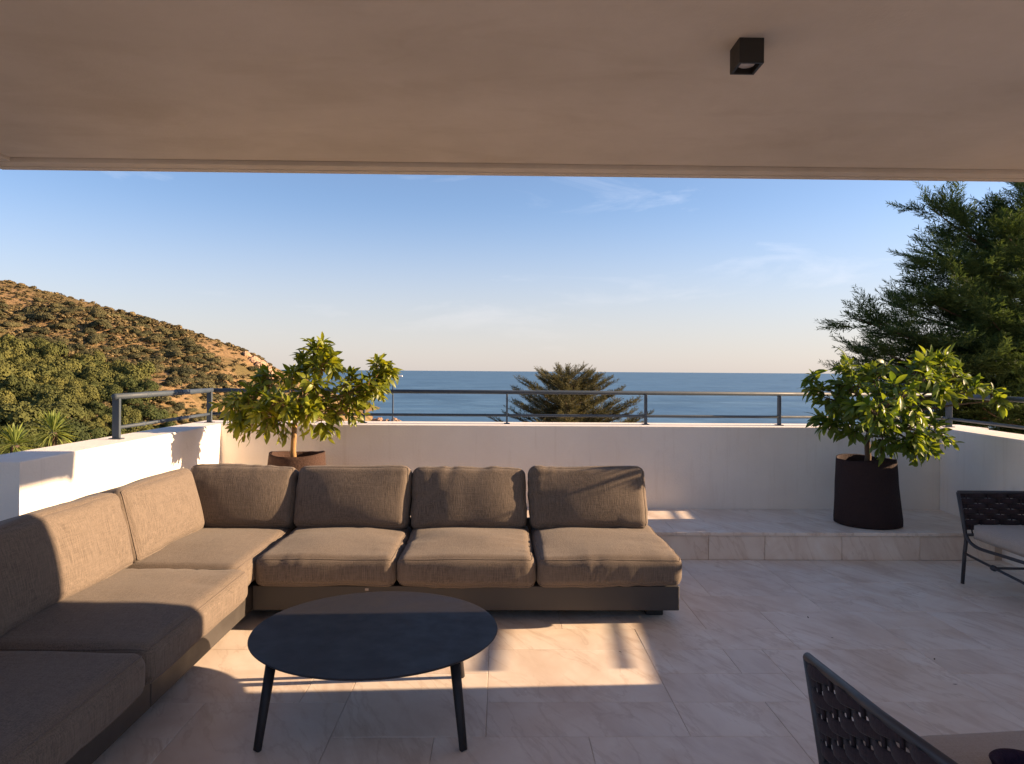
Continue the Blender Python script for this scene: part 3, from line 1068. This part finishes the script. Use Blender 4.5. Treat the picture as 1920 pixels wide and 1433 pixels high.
T2 = [cl(1750, 690, 5.75, .17, 8), cl(1715, 705, 5.60, .16, 7), cl(1790, 715, 5.75, .15, 7), cl(1760, 740, 5.65, .15, 6), cl(1815, 735, 5.7, .12, 4),
      cl(1640, 720, 5.85, .18, 7), cl(1600, 735, 5.75, .17, 7), cl(1660, 750, 5.55, .18, 7), cl(1700, 765, 5.50, .17, 7), cl(1620, 770, 5.55, .17, 7),
      cl(1575, 765, 5.8, .14, 6), cl(1545, 745, 5.85, .12, 4), cl(1560, 800, 5.7, .14, 6), cl(1650, 790, 5.45, .14, 6), cl(1705, 815, 5.5, .15, 6), cl(1740, 815, 5.65, .13, 6),
      cl(1600, 812, 5.65, .12, 4), cl(1655, 826, 5.6, .11, 4), cl(1690, 838, 5.6, .10, 3), cl(1725, 842, 5.55, .10, 3), cl(1525, 715, 5.9, .08, 2), cl(1590, 700, 5.9, .13, 4), cl(1860, 752, 5.7, .08, 3), cl(1640, 770, 5.2, .15, 3), cl(1688, 738, 5.02, .15, 2), cl(1735, 716, 4.97, .13, 2)]
tb = P2 + Vector((-.02, -.02, .40))
make_shrub('potted_tree', tb, 'leafy glossy shrub in the tall planter at the right', [tb, tb + Vector((.01, 0, .14)), tb + Vector((.0, 0, .28)), tb + Vector((.05, -.01, .45))],
           [.026, .024, .022, .018], M['bark_dark'], T2, M['leaf2'], M['leaf2s'], (.052, .128), 33, dens=1.9)

# ------------------------------------------------------------------ yuccas beyond the left wall
ymesh = []
for w_, d_ in ((.085, .12), (.075, .30), (.095, .05)):
    me = leaf_mesh('yucca_leaf', 1.0, w_, d_, .5, M['yucca'])
    ymesh.append(me)


def make_yucca(loc, top, L, label, n=64, seed=1, flower=False):
    rr = random.Random(seed)
    t = empty('yucca', loc)
    tag(t, label, 'yucca', 'yuccas beyond the left wall')
    top = Vector(top) - Vector(loc)
    tube('trunk', [(0, 0, 0), (top.x * .4, top.y * .4, top.z * .5), tuple(top)], [.08, .055, .04], M['bark_dark'], t, 10)
    for i in range(n * 2):
        a = i * 2.4
        el = R(-38 + 120 * rr.random())
        d = Vector((math.cos(a) * math.cos(el), math.sin(a) * math.cos(el), math.sin(el)))
        x_ = d.cross(Vector((0, 0, 1.0)) + Vector((.01, .02, 0))).normalized()
        z_ = x_.cross(d)
        p = top + d * .04
        o = bpy.data.objects.new('leaf', ymesh[i % 3]); C.objects.link(o); o.parent = t
        o.matrix_local = Matrix(((x_.x, d.x, z_.x, p.x), (x_.y, d.y, z_.y, p.y), (x_.z, d.z, z_.z, p.z), (0, 0, 0, 1))) @ Matrix.Scale(L * rr.uniform(.75, 1.05), 4)


ya = at(99, 812, 8.0); yb = at(28, 836, 7.4)
make_yucca((ya.x - .1, ya.y + .1, -1.7), ya, .235, 'upright spiky yucca beyond the left wall, the larger and farther from the frame edge', 70, 1)
make_yucca((yb.x - .1, yb.y + .1, -1.7), yb, .215, 'low spiky yucca at the left edge, right behind the white wall', 64, 2)


# ------------------------------------------------------------------ conifers
def frond_proto(rng, n_side, blade, bw, width):
    """Flat feathery spray of unit length along +Y, normal +Z: (n,4,3) blades and their shade."""
    out, shade = [], []
    for i in range(n_side):
        f = (i + rng.random()) / n_side
        sgn = 1 if i % 2 else -1
        p0 = np.array((0, f, .16 * f * f - .03 * f))
        ln = width * (1 - f) ** 0.7 * (0.5 + 0.5 * min(1, f * 4)) * rng.uniform(.7, 1.15) + blade * .5
        d = np.array((sgn * rng.uniform(.45, .95), rng.uniform(.8, 1.15), rng.normal(.08, .2)))
        d /= np.linalg.norm(d)
        nb = max(2, int(ln / (blade * .36)))
        for k in range(nb):
            g = (k + .3) / nb
            q = p0 + d * ln * g
            bd = d + np.array((rng.normal(0, .42), rng.normal(.05, .3), rng.normal(.05, .34)))
            bd /= np.linalg.norm(bd)
            wv = np.cross(bd, np.array((0, 0, 1.0)) + rng.normal(0, .6, 3)); wv /= (np.linalg.norm(wv) + 1e-9)
            b2 = blade * rng.uniform(.6, 1.3)
            h = bw * rng.uniform(.7, 1.25)
            out.append((q - wv * h * .5, q + wv * h * .5, q + bd * b2 * .6 + wv * h * .45, q + bd * b2))
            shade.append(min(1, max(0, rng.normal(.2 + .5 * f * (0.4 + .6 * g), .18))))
    return np.array(out), np.array(shade)


class Sprays:
    def __init__(self, rng, protos):
        self.rng, self.protos, self.Q, self.A = rng, protos, [], []

    def add(self, p, d, L, up, wid=1.0, tone=0.0):
        Q, A = self.protos[self.rng.integers(len(self.protos))]
        d = d / np.linalg.norm(d)
        s = np.cross(d, up); s /= (np.linalg.norm(s) + 1e-9)
        n = np.cross(s, d)
        Mx = np.stack([s * L * wid, d * L, n * L], 0)
        self.Q.append(Q @ Mx + p)
        self.A.append(np.clip(A + tone + self.rng.normal(0, .05), 0, 1))

    def mesh(self, name, origin):
        return mesh_quads(name, np.concatenate(self.Q) - origin, 4, False, np.concatenate(self.A))


def np3(v): return np.array((v[0], v[1], v[2]), float)


def make_cypress():
    rng = np.random.default_rng(5)
    D0 = 11.0
    tr_bot = np3(at(2010, 900, D0)); tr_bot[2] = -2.3
    tr_top = np3(at(1985, 200, D0))
    root = Vector(tr_bot)
    t = empty('cypress_tree', root)
    tag(t, 'tall dark green cypress with ragged sprays beyond the right wall', 'tree')
    tube('trunk', [Vector(tr_bot) - root, (Vector(tr_bot) * .5 + Vector(tr_top) * .5) - root + Vector((.08, 0, 0)), Vector(tr_top) - root], [.26, .19, .05], M['bark_dark'], t, 12)
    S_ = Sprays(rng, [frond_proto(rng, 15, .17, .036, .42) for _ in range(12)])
    # limbs: tip pixel, distance, height on the trunk (0..1)
    tips = [(1703, 384, 10.6, .60), (1745, 396, 11.4, .66), (1822, 402, 11.0, .70), (1840, 430, 10.2, .66), (1775, 425, 10.8, .6),
            (1697, 458, 11.0, .52), (1712, 478, 10.4, .50), (1690, 528, 10.8, .45), (1740, 500, 10.0, .49),
            (1650, 575, 11.2, .38), (1700, 560, 10.3, .41), (1562, 592, 10.8, .32), (1600, 600, 11.4, .34), (1640, 620, 10.2, .33),
            (1572, 655, 11.0, .26), (1620, 660, 10.3, .27), (1548, 695, 10.7, .20), (1590, 712, 11.2, .18), (1640, 705, 10.2, .20),
            (1872, 364, 11.0, .80), (1895, 345, 11.5, .86), (1880, 392, 10.6, .78), (1950, 300, 11, .92), (1870, 440, 11.3, .68), (1860, 500, 10.1, .55),
            (1770, 560, 9.8, .44), (1820, 600, 9.7, .38), (1720, 640, 9.9, .33), (1760, 690, 9.8, .26), (1850, 680, 9.6, .3), (1700, 745, 10.0, .18),
            (1800, 760, 9.7, .18), (1880, 780, 9.7, .16), (1640, 780, 10.6, .14), (1590, 790, 10.8, .12), (1900, 620, 9.6, .36), (1910, 560, 9.8, .44), (1905, 450, 10.2, .6),
            (1780, 620, 11.8, .36), (1740, 560, 11.9, .44), (1700, 690, 11.8, .26), (1830, 520, 11.8, .5), (1880, 700, 11.6, .26), (1760, 760, 11.6, .18)]
    for k in range(26):       # limbs on the far and right-hand side
        h = .15 + .8 * (k / 26)
        a = rng.uniform(-1.3, 1.9)
        rad = 3.0 * (1 - h) + .8
        c = tr_bot + (tr_top - tr_bot) * h
        tips.append((None, np.array((c[0] + math.cos(a) * rad, c[1] + math.sin(a) * rad, c[2] + .5)), None, max(0.08, h - .1)))
    for (u, v, d, h) in tips:
        tip = np3(at(u + 42, v + 4, d)) if u is not None else v
        if u is not None and v > 420: h = min(.97, max(.06, (tip[2] - tr_bot[2]) / (tr_top[2] - tr_bot[2]) - .035 - .05 * rng.random()))
        elif u is not None: h = min(.97, (tip[2] - tr_bot[2]) / (tr_top[2] - tr_bot[2]) - .13)
        base = tr_bot + (tr_top - tr_bot) * h
        ctrl = base * .4 + tip * .6 + np.array((0, 0, -.30))
        bz = bez(Vector(base), Vector(ctrl), Vector(tip), 10)
        tube('branch', [p - root for p in bz], [.055 - .005 * i for i in range(11)], M['bark_dark'], t, 6)
        B = [np3(p) for p in bz]
        Ltot = np.linalg.norm(tip - base)
        ns2 = int(4 + 5.6 * Ltot)
        if u is None: ns2 = int(ns2 * .4)
        tone = rng.normal(0, .10)
        for i in range(ns2):
            f = .12 + .85 * ((i + rng.random()) / ns2)
            x = min(9.99, f * 10)
            k = int(x); p = B[k] + (B[k + 1] - B[k]) * (x - k)
            tg = B[k + 1] - B[k]; tg /= np.linalg.norm(tg)
            sd_ = np.cross(tg, (0, 0, 1.0)); sd_ /= np.linalg.norm(sd_)
            d2 = tg * rng.uniform(.45, 1.1) + sd_ * rng.normal(0, .85) + np.array((0, 0, rng.normal(.10, .26)))
            d2 /= np.linalg.norm(d2)
            L2 = (1.05 - .55 * f) * rng.uniform(.55, 1.15)
            tn2 = tone + rng.normal(0, .12)
            nfr = int(4 + 7 * L2)
            for j in range(nfr):
                g = .15 + .85 * (j + rng.random()) / nfr
                q = p + d2 * L2 * g + np.array((0, 0, .10 * L2 * g * g))
                s2 = np.cross(d2, (0, 0, 1.0)); s2 /= (np.linalg.norm(s2) + 1e-9)
                d3 = d2 * rng.uniform(.7, 1.2) + s2 * (1 if j % 2 else -1) * rng.uniform(.25, .9) + np.array((0, 0, rng.normal(.08, .18)))
                S_.add(q, d3, (.46 - .18 * g) * rng.uniform(.55, 1.15), np.array((rng.normal(0, .3), rng.normal(0, .3), 1.0)), 1.0, tn2)
        for k in range(3):
            S_.add(B[9], tip - B[9] + rng.normal(0, .03, 3), .46, np.array((rng.normal(0, .4), rng.normal(0, .4), 1.)), .7, tone)
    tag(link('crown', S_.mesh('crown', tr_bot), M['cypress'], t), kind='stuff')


make_cypress()


def make_cedar():
    rng = np.random.default_rng(9)
    D0 = 17.0
    top = np3(at(1064, 686, D0))
    bot = np.array((top[0] + .3, D0 + .2, float(ground(top[0], D0)) - .1))
    root = Vector(bot)
    t = empty('cedar_tree', root)
    tag(t, 'olive brown cedar top rising behind the railing against the sea', 'tree')
    tube('trunk', [(0, 0, 0), tuple((top - bot) * .5 + np.array((.05, 0, 0))), tuple(top - bot - np.array((0, 0, .2)))], [.2, .1, .012], M['bark_dark'], t, 10)
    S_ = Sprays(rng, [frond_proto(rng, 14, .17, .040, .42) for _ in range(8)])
    nl = 150
    for i in range(nl):
        h = (i + .5) / nl
        dz = .08 + 2.9 * h ** 1.25
        rad = min(2.4, 1.72 * dz ** .48) * rng.uniform(.70, 1.12)
        a = i * 2.39996 + rng.normal(0, .2)
        cx_ = top[0] + .22 * min(1, dz)
        base = np.array((cx_, D0 + .1 * h, top[2] - dz - .14 - .34 * rad))
        tip = np.array((cx_ + math.cos(a) * rad, D0 + math.sin(a) * rad, top[2] - dz + rng.uniform(-.02, .06)))
        bz = bez(Vector(base), Vector(base * .5 + tip * .5 + np.array((0, 0, -.03))), Vector(tip), 8)
        tube('branch', [p - root for p in bz], [.022 - .0022 * k for k in range(9)], M['bark_dark'], t, 5)
        B = [np3(p) for p in bz]
        nf = int(7 + 15 * rad)
        tone = rng.normal(0, .1)
        for k_ in range(nf):
            f = .15 + .85 * (k_ + rng.random()) / nf
            x = min(f, .999) * 8; k = min(7, int(x)); p = B[k] + (B[k + 1] - B[k]) * (x - k)
            tg = B[k + 1] - B[k]; tg /= np.linalg.norm(tg)
            sd_ = np.cross(tg, (0, 0, 1.0)) * (1 if k_ % 2 else -1)
            dr = tg * .9 + sd_ * rng.uniform(.4, 1.0) + np.array((0, 0, rng.uniform(-.15, .35)))
            S_.add(p, dr, (.42 - .20 * f) * rng.uniform(.7, 1.15) * min(1, .45 + rad * .5), np.array((rng.normal(0, .35), rng.normal(0, .35), 1.)), 1.0, tone)
        for k in range(2):
            S_.add(B[6], tip - B[6] + rng.normal(0, .03, 3), .24, np.array((rng.normal(0, .4), rng.normal(0, .4), 1.)), .7, tone)
    for k in range(4):
        S_.add(top - np.array((0, 0, .34)), np.array((rng.normal(0, .06), 0, 1.)), .36, np.array((math.cos(k * .8), math.sin(k * .8), 0)), .6)
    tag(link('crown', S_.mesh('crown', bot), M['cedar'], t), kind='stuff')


make_cedar()

# ------------------------------------------------------------------ hillside shrubs
def bush_mat(name, dark, light):
    m = Mat(name, 0.85, 0.15)
    oi = m.n('ShaderNodeObjectInfo')
    at_ = m.n('ShaderNodeAttribute', attribute_name='shade')
    c = m.mix(oi.outputs['Random'], dark, light)
    c2 = m.mix(1.0, c, (1.8, 1.65, 1.3), 'MULTIPLY')
    m.base(m.mix(at_.outputs['Fac'], c, c2))
    return m.m


M['bush'] = bush_mat('scrub', (0.038, 0.041, 0.023), (0.090, 0.084, 0.044))
M['wood'] = bush_mat('wood', (0.034, 0.046, 0.017), (0.095, 0.098, 0.032))


def bush_mesh(name, seed, nq, size, squash, nl=9, spread=.38):
    rng = np.random.default_rng(seed)
    lobes = [(rng.normal(0, spread, 3) * np.array((1, 1, .45)) + np.array((0, 0, .38)), rng.uniform(.36, .60)) for _ in range(nl)]
    Q, A = [], []
    tones = rng.random(nl)
    while len(Q) < nq:
        li = rng.integers(nl)
        c, r_ = lobes[li]
        d = rng.normal(0, 1, 3); d[2] = abs(d[2]) - .35 * rng.random(); d /= np.linalg.norm(d)
        p = c + d * r_ * rng.uniform(.86, 1.05)
        if any(np.linalg.norm(p - c2) < r2 * .8 for j, (c2, r2) in enumerate(lobes) if j != li): continue
        nn = d + rng.normal(0, .34, 3); nn /= np.linalg.norm(nn)
        u = np.cross(nn, rng.normal(0, 1, 3)); u /= np.linalg.norm(u)
        w_ = np.cross(nn, u)
        s_ = size * rng.uniform(.6, 1.4)
        Q.append((p - u * s_ - w_ * s_ * .5, p + u * s_ - w_ * s_ * .6, p + u * s_ * .7 + w_ * s_ * .7, p - u * s_ * .8 + w_ * s_ * .6))
        A.append(.55 * tones[li] + .45 * rng.random())
    Q = np.array(Q); Q[..., 2] *= squash
    return mesh_quads(name, Q, 4, False, np.array(A))


bushes = [bush_mesh('shrub', 40 + k, 1500, .062, .78, 8, .34) for k in range(6)]
trees_ = [bush_mesh('hill_tree', 60 + k, 2600, .050, 1.05, 12, .42) for k in range(6)]
for me in bushes: me.materials.append(M['bush'])
for me in trees_: me.materials.append(M['wood'])
hr = random.Random(77)


def wooded(x, y):
    """Dense wood fills the lower left of the slope."""
    t = (y - 125) / (RIDGE_Y - 125)
    u = x / y
    n_ = (float(vnoise(x, y, 22, 31)) - .5) * .16
    return (t < .62 + n_ and u < -.53 + .34 * (0.62 - t) + n_) or (t < .26 + n_ and u < -.26)


cands = []
tries = 0
grid_ = {}
while tries < 15000:
    tries += 1
    y = hr.uniform(128, 404)
    u = hr.uniform(-.72, -.25)
    x = u * y
    wd = wooded(x, y)
    if wd: s_ = 2.4 + 4.6 * hr.random() ** 1.4
    else:
        q_ = .6 * float(vnoise(x, y, 46, 9)) + .4 * float(vnoise(x, y, 17, 19))
        if hr.random() > max(.03, (q_ - .36) * 2.2): continue
        s_ = 1.1 + 1.6 * hr.random() + 3.4 * hr.random() ** 3
    if y > RIDGE_Y - 14: s_ = hr.uniform(1.3, 3.0)
    key = (int(x // 10), int(y // 10))
    near_ = [c for i in (-1, 0, 1) for j in (-1, 0, 1) for c in grid_.get((key[0] + i, key[1] + j), ())]
    kf = .58 if wd else .50
    if any((c[0] - x) ** 2 + (c[1] - y) ** 2 < ((c[2] + s_) * kf) ** 2 for c in near_): continue
    z = float(ground(x, y))
    if z < SEA + 2: continue
    c = (x, y, s_, z, wd)
    cands.append(c); grid_.setdefault(key, []).append(c)
nw = sorted([c for c in cands if c[4]], key=lambda c: -c[2] / c[1])
ns_ = sorted([c for c in cands if not c[4]], key=lambda c: -c[2] / c[1])
left_over = nw[295:] + ns_[295:]


def place_name(x, y, wood):
    u = x / y
    if wood:
        if u < -.60: return 'rounded green tree of the dense hillside wood at the left edge of the picture'
        if u < -.51: return 'rounded green tree of the dense hillside wood above the yuccas'
        if u < -.42: return 'rounded green tree in the hillside wood seen through and above the left railing'
        return 'green tree low on the slope between the left railing and the small citrus tree'
    if y > RIDGE_Y - 14: return 'small dark shrub standing on the skyline of the hill crest'
    if u < -.52: return 'low grey-green shrub on the upper left of the dry hillside above the wood'
    if u < -.40: return 'low rounded shrub among the orange grass in the middle of the hillside'
    return 'low rounded shrub on the right-hand end of the hillside below the pale crags'


for c in nw[:295]:
    o = link('hill_tree', trees_[hr.randrange(6)])
    o.location = (c[0], c[1], c[3] - .2 * c[2]); o.scale = (c[2], c[2], c[2] * hr.uniform(.85, 1.2)); o.rotation_euler = (0, 0, hr.uniform(0, 6.28))
    tag(o, place_name(c[0], c[1], True), 'tree', 'trees of the hillside wood')
for c in ns_[:295]:
    o = link('hill_shrub', bushes[hr.randrange(6)])
    o.location = (c[0], c[1], c[3] - .15 * c[2]); o.scale = (c[2] * hr.uniform(.9, 1.3), c[2], c[2] * hr.uniform(.75, 1.1)); o.rotation_euler = (0, 0, hr.uniform(0, 6.28))
    tag(o, place_name(c[0], c[1], False), 'shrub', 'shrubs on the dry hillside')
# undergrowth too fine to count: one mesh of small tufts
rng = np.random.default_rng(3)
small = [np.array([v.co[:] for v in bush_mesh('tuft', 90 + k, 90, .20, .7, 5, .3).vertices]).reshape(-1, 4, 3) for k in range(5)]
QQ, AA = [], []
pts_ = [(c[0], c[1], c[2] * .95) for c in left_over]
N_ = 15000
yy = rng.uniform(126, 402, N_); uu = rng.uniform(-.72, -.24, N_); xx = uu * yy
dn = vnoise(xx, yy, 30, 12) + .5 * vnoise(xx, yy, 9, 13)
for x, y, d_ in zip(xx, yy, dn):
    wd = wooded(x, y)
    if not wd and d_ < .86 + rng.uniform(-.3, .3): continue
    pts_.append((x, y, rng.uniform(.45, 1.35) * (1.3 if wd else 1)))
zz = ground(np.array([p[0] for p in pts_]), np.array([p[1] for p in pts_]))
for (x, y, s_), z in zip(pts_, zz):
    if z < SEA + 1: continue
    q = small[rng.integers(5)] * s_
    a = rng.uniform(0, 6.28); ca, sa = math.cos(a), math.sin(a)
    q = np.stack([q[..., 0] * ca - q[..., 1] * sa + x, q[..., 0] * sa + q[..., 1] * ca + y, q[..., 2] + z - .1 * s_], -1)
    QQ.append(q); AA.append(np.clip(np.full(len(q), rng.random()) * .7 + .3 * rng.random(len(q)), 0, 1))
m = Mat('undergrowth', 0.9, 0.1)
at_ = m.n('ShaderNodeAttribute', attribute_name='shade')
m.base(m.mix(at_.outputs['Fac'], (0.075, 0.066, 0.032), (0.235, 0.175, 0.085)))
o = link('undergrowth', mesh_quads('undergrowth', np.concatenate(QQ), 4, False, np.concatenate(AA)), m.m)
tag(o, 'fine dry scrub and undergrowth covering the hillside', 'scrub', kind='stuff')

# rocky outcrop at the headland's end and rocks by the water
m = Mat('pale_rock', 0.9, 0.2)
v = m.coord('Object')
rk = m.noise(v, 0.9, 7, 0.65)
m.base(m.ramp(rk, [(0.3, (0.22, 0.13, 0.085)), (0.55, (0.40, 0.26, 0.17)), (0.75, (0.50, 0.35, 0.25))]))
m.bump(rk, 1.0, 0.4)
M['rock'] = m.m


def rock(name, loc, size, seed, label, group=None, cat='rock'):
    bm = bmesh.new()
    bmesh.ops.create_icosphere(bm, subdivisions=4, radius=1.0)
    off = Vector((seed * 5.1, seed * 3.7, seed))
    for v in bm.verts:
        p = v.co.copy()
        d = .45 * noise.noise(p * 1.3 + off) + .28 * abs(noise.noise(p * 2.9 + off)) + .14 * noise.noise(p * 6.5 + off)
        v.co = Vector((p.x * size[0], p.y * size[1], p.z * size[2])) * (1 + d)
    o = link(name, bm_mesh(name, bm), M['rock'])
    o.location = loc
    tag(o, label, cat, group)
    return o


for i, (u, v_, sx, sz) in enumerate(((462, 668, 2.0, 1.9), (477, 678, 2.8, 2.4), (490, 690, 2.8, 3.4), (502, 703, 2.8, 4.0))):
    p = at(u, v_, 377 - i * 2)
    rock('rock_outcrop', p, (sx, 6.0, sz), i + 1, ('highest pale crag at the end of the hill crest', 'broad pinkish crag below the last crest bushes',
         'steep pale crag falling to the sea beside the small tree', 'lowest pale crag half hidden by the small tree')[i], 'crags at the end of the hill')
for i, (u, sx, sz) in enumerate(((703, 3.0, 2.4), (712, 2.6, 3.4), (724, 3.2, 2.0), (739, 2.6, 3.6), (747, 2.4, 1.6))):
    p = at(u, 790, 650)
    rock('shore_rock', (p.x, p.y, SEA + .5), (sx, 3, sz), i + 9, 'small pale shore rock in the water just above the parapet', 'rocks by the water')

# street lamp beyond the terrace
lp = at(737, 716, 45)
sl = empty('street_lamp', (lp.x, lp.y, float(ground(lp.x, lp.y))))
tag(sl, 'thin street lamp beyond the terrace, its head beside the small tree', 'street lamp')
L0 = Vector(sl.location)
hd = at(748, 705.5, 45)
tube('pole', [(0, 0, 0), lp - L0], [.07, .045], M['rail'], sl, 8)
tube('arm', [lp - L0, (at(743, 708, 45)) - L0, at(746, 706, 45) - L0], .03, M['rail'], sl, 6)
bm = bmesh.new(); bm_box(bm, -.22, .22, -.10, .10, -.045, .045, .02, 2)
o = link('lamp_head', bm_mesh('lamp_head', bm), M['white'], sl); o.location = hd - L0

# dry leaf fragments lying on the marble
M['dry'] = mat_bark('dry_leaf', (0.07, 0.04, 0.022), (0.16, 0.095, 0.05), 60, 1.0)
dry = [leaf_mesh('dry_leaf', 1.0, .45, d_, .6, M['dry']) for d_ in (-.5, -.3)]
for i, (u, v_) in enumerate(((1516, 1161), (1563, 1198), (1786, 1286), (1752, 1240), (1166, 1226))):
    k = EYE * 1360 / (v_ - 697.0)
    p = at(u, v_, k)
    o = link('dry_leaf', dry[i % 2])
    o.location = (p.x, p.y, .0035); o.scale = (.018, .014 + .003 * (i % 3), .012); o.rotation_euler = (0, 0, i * 1.9)
    tag(o, 'tiny dry leaf fragment ' + ('on the sunlit patch of marble floor' if u < 1220 else 'on the shaded marble floor right of the sofa'), 'leaf', 'dry leaf fragments on the floor')
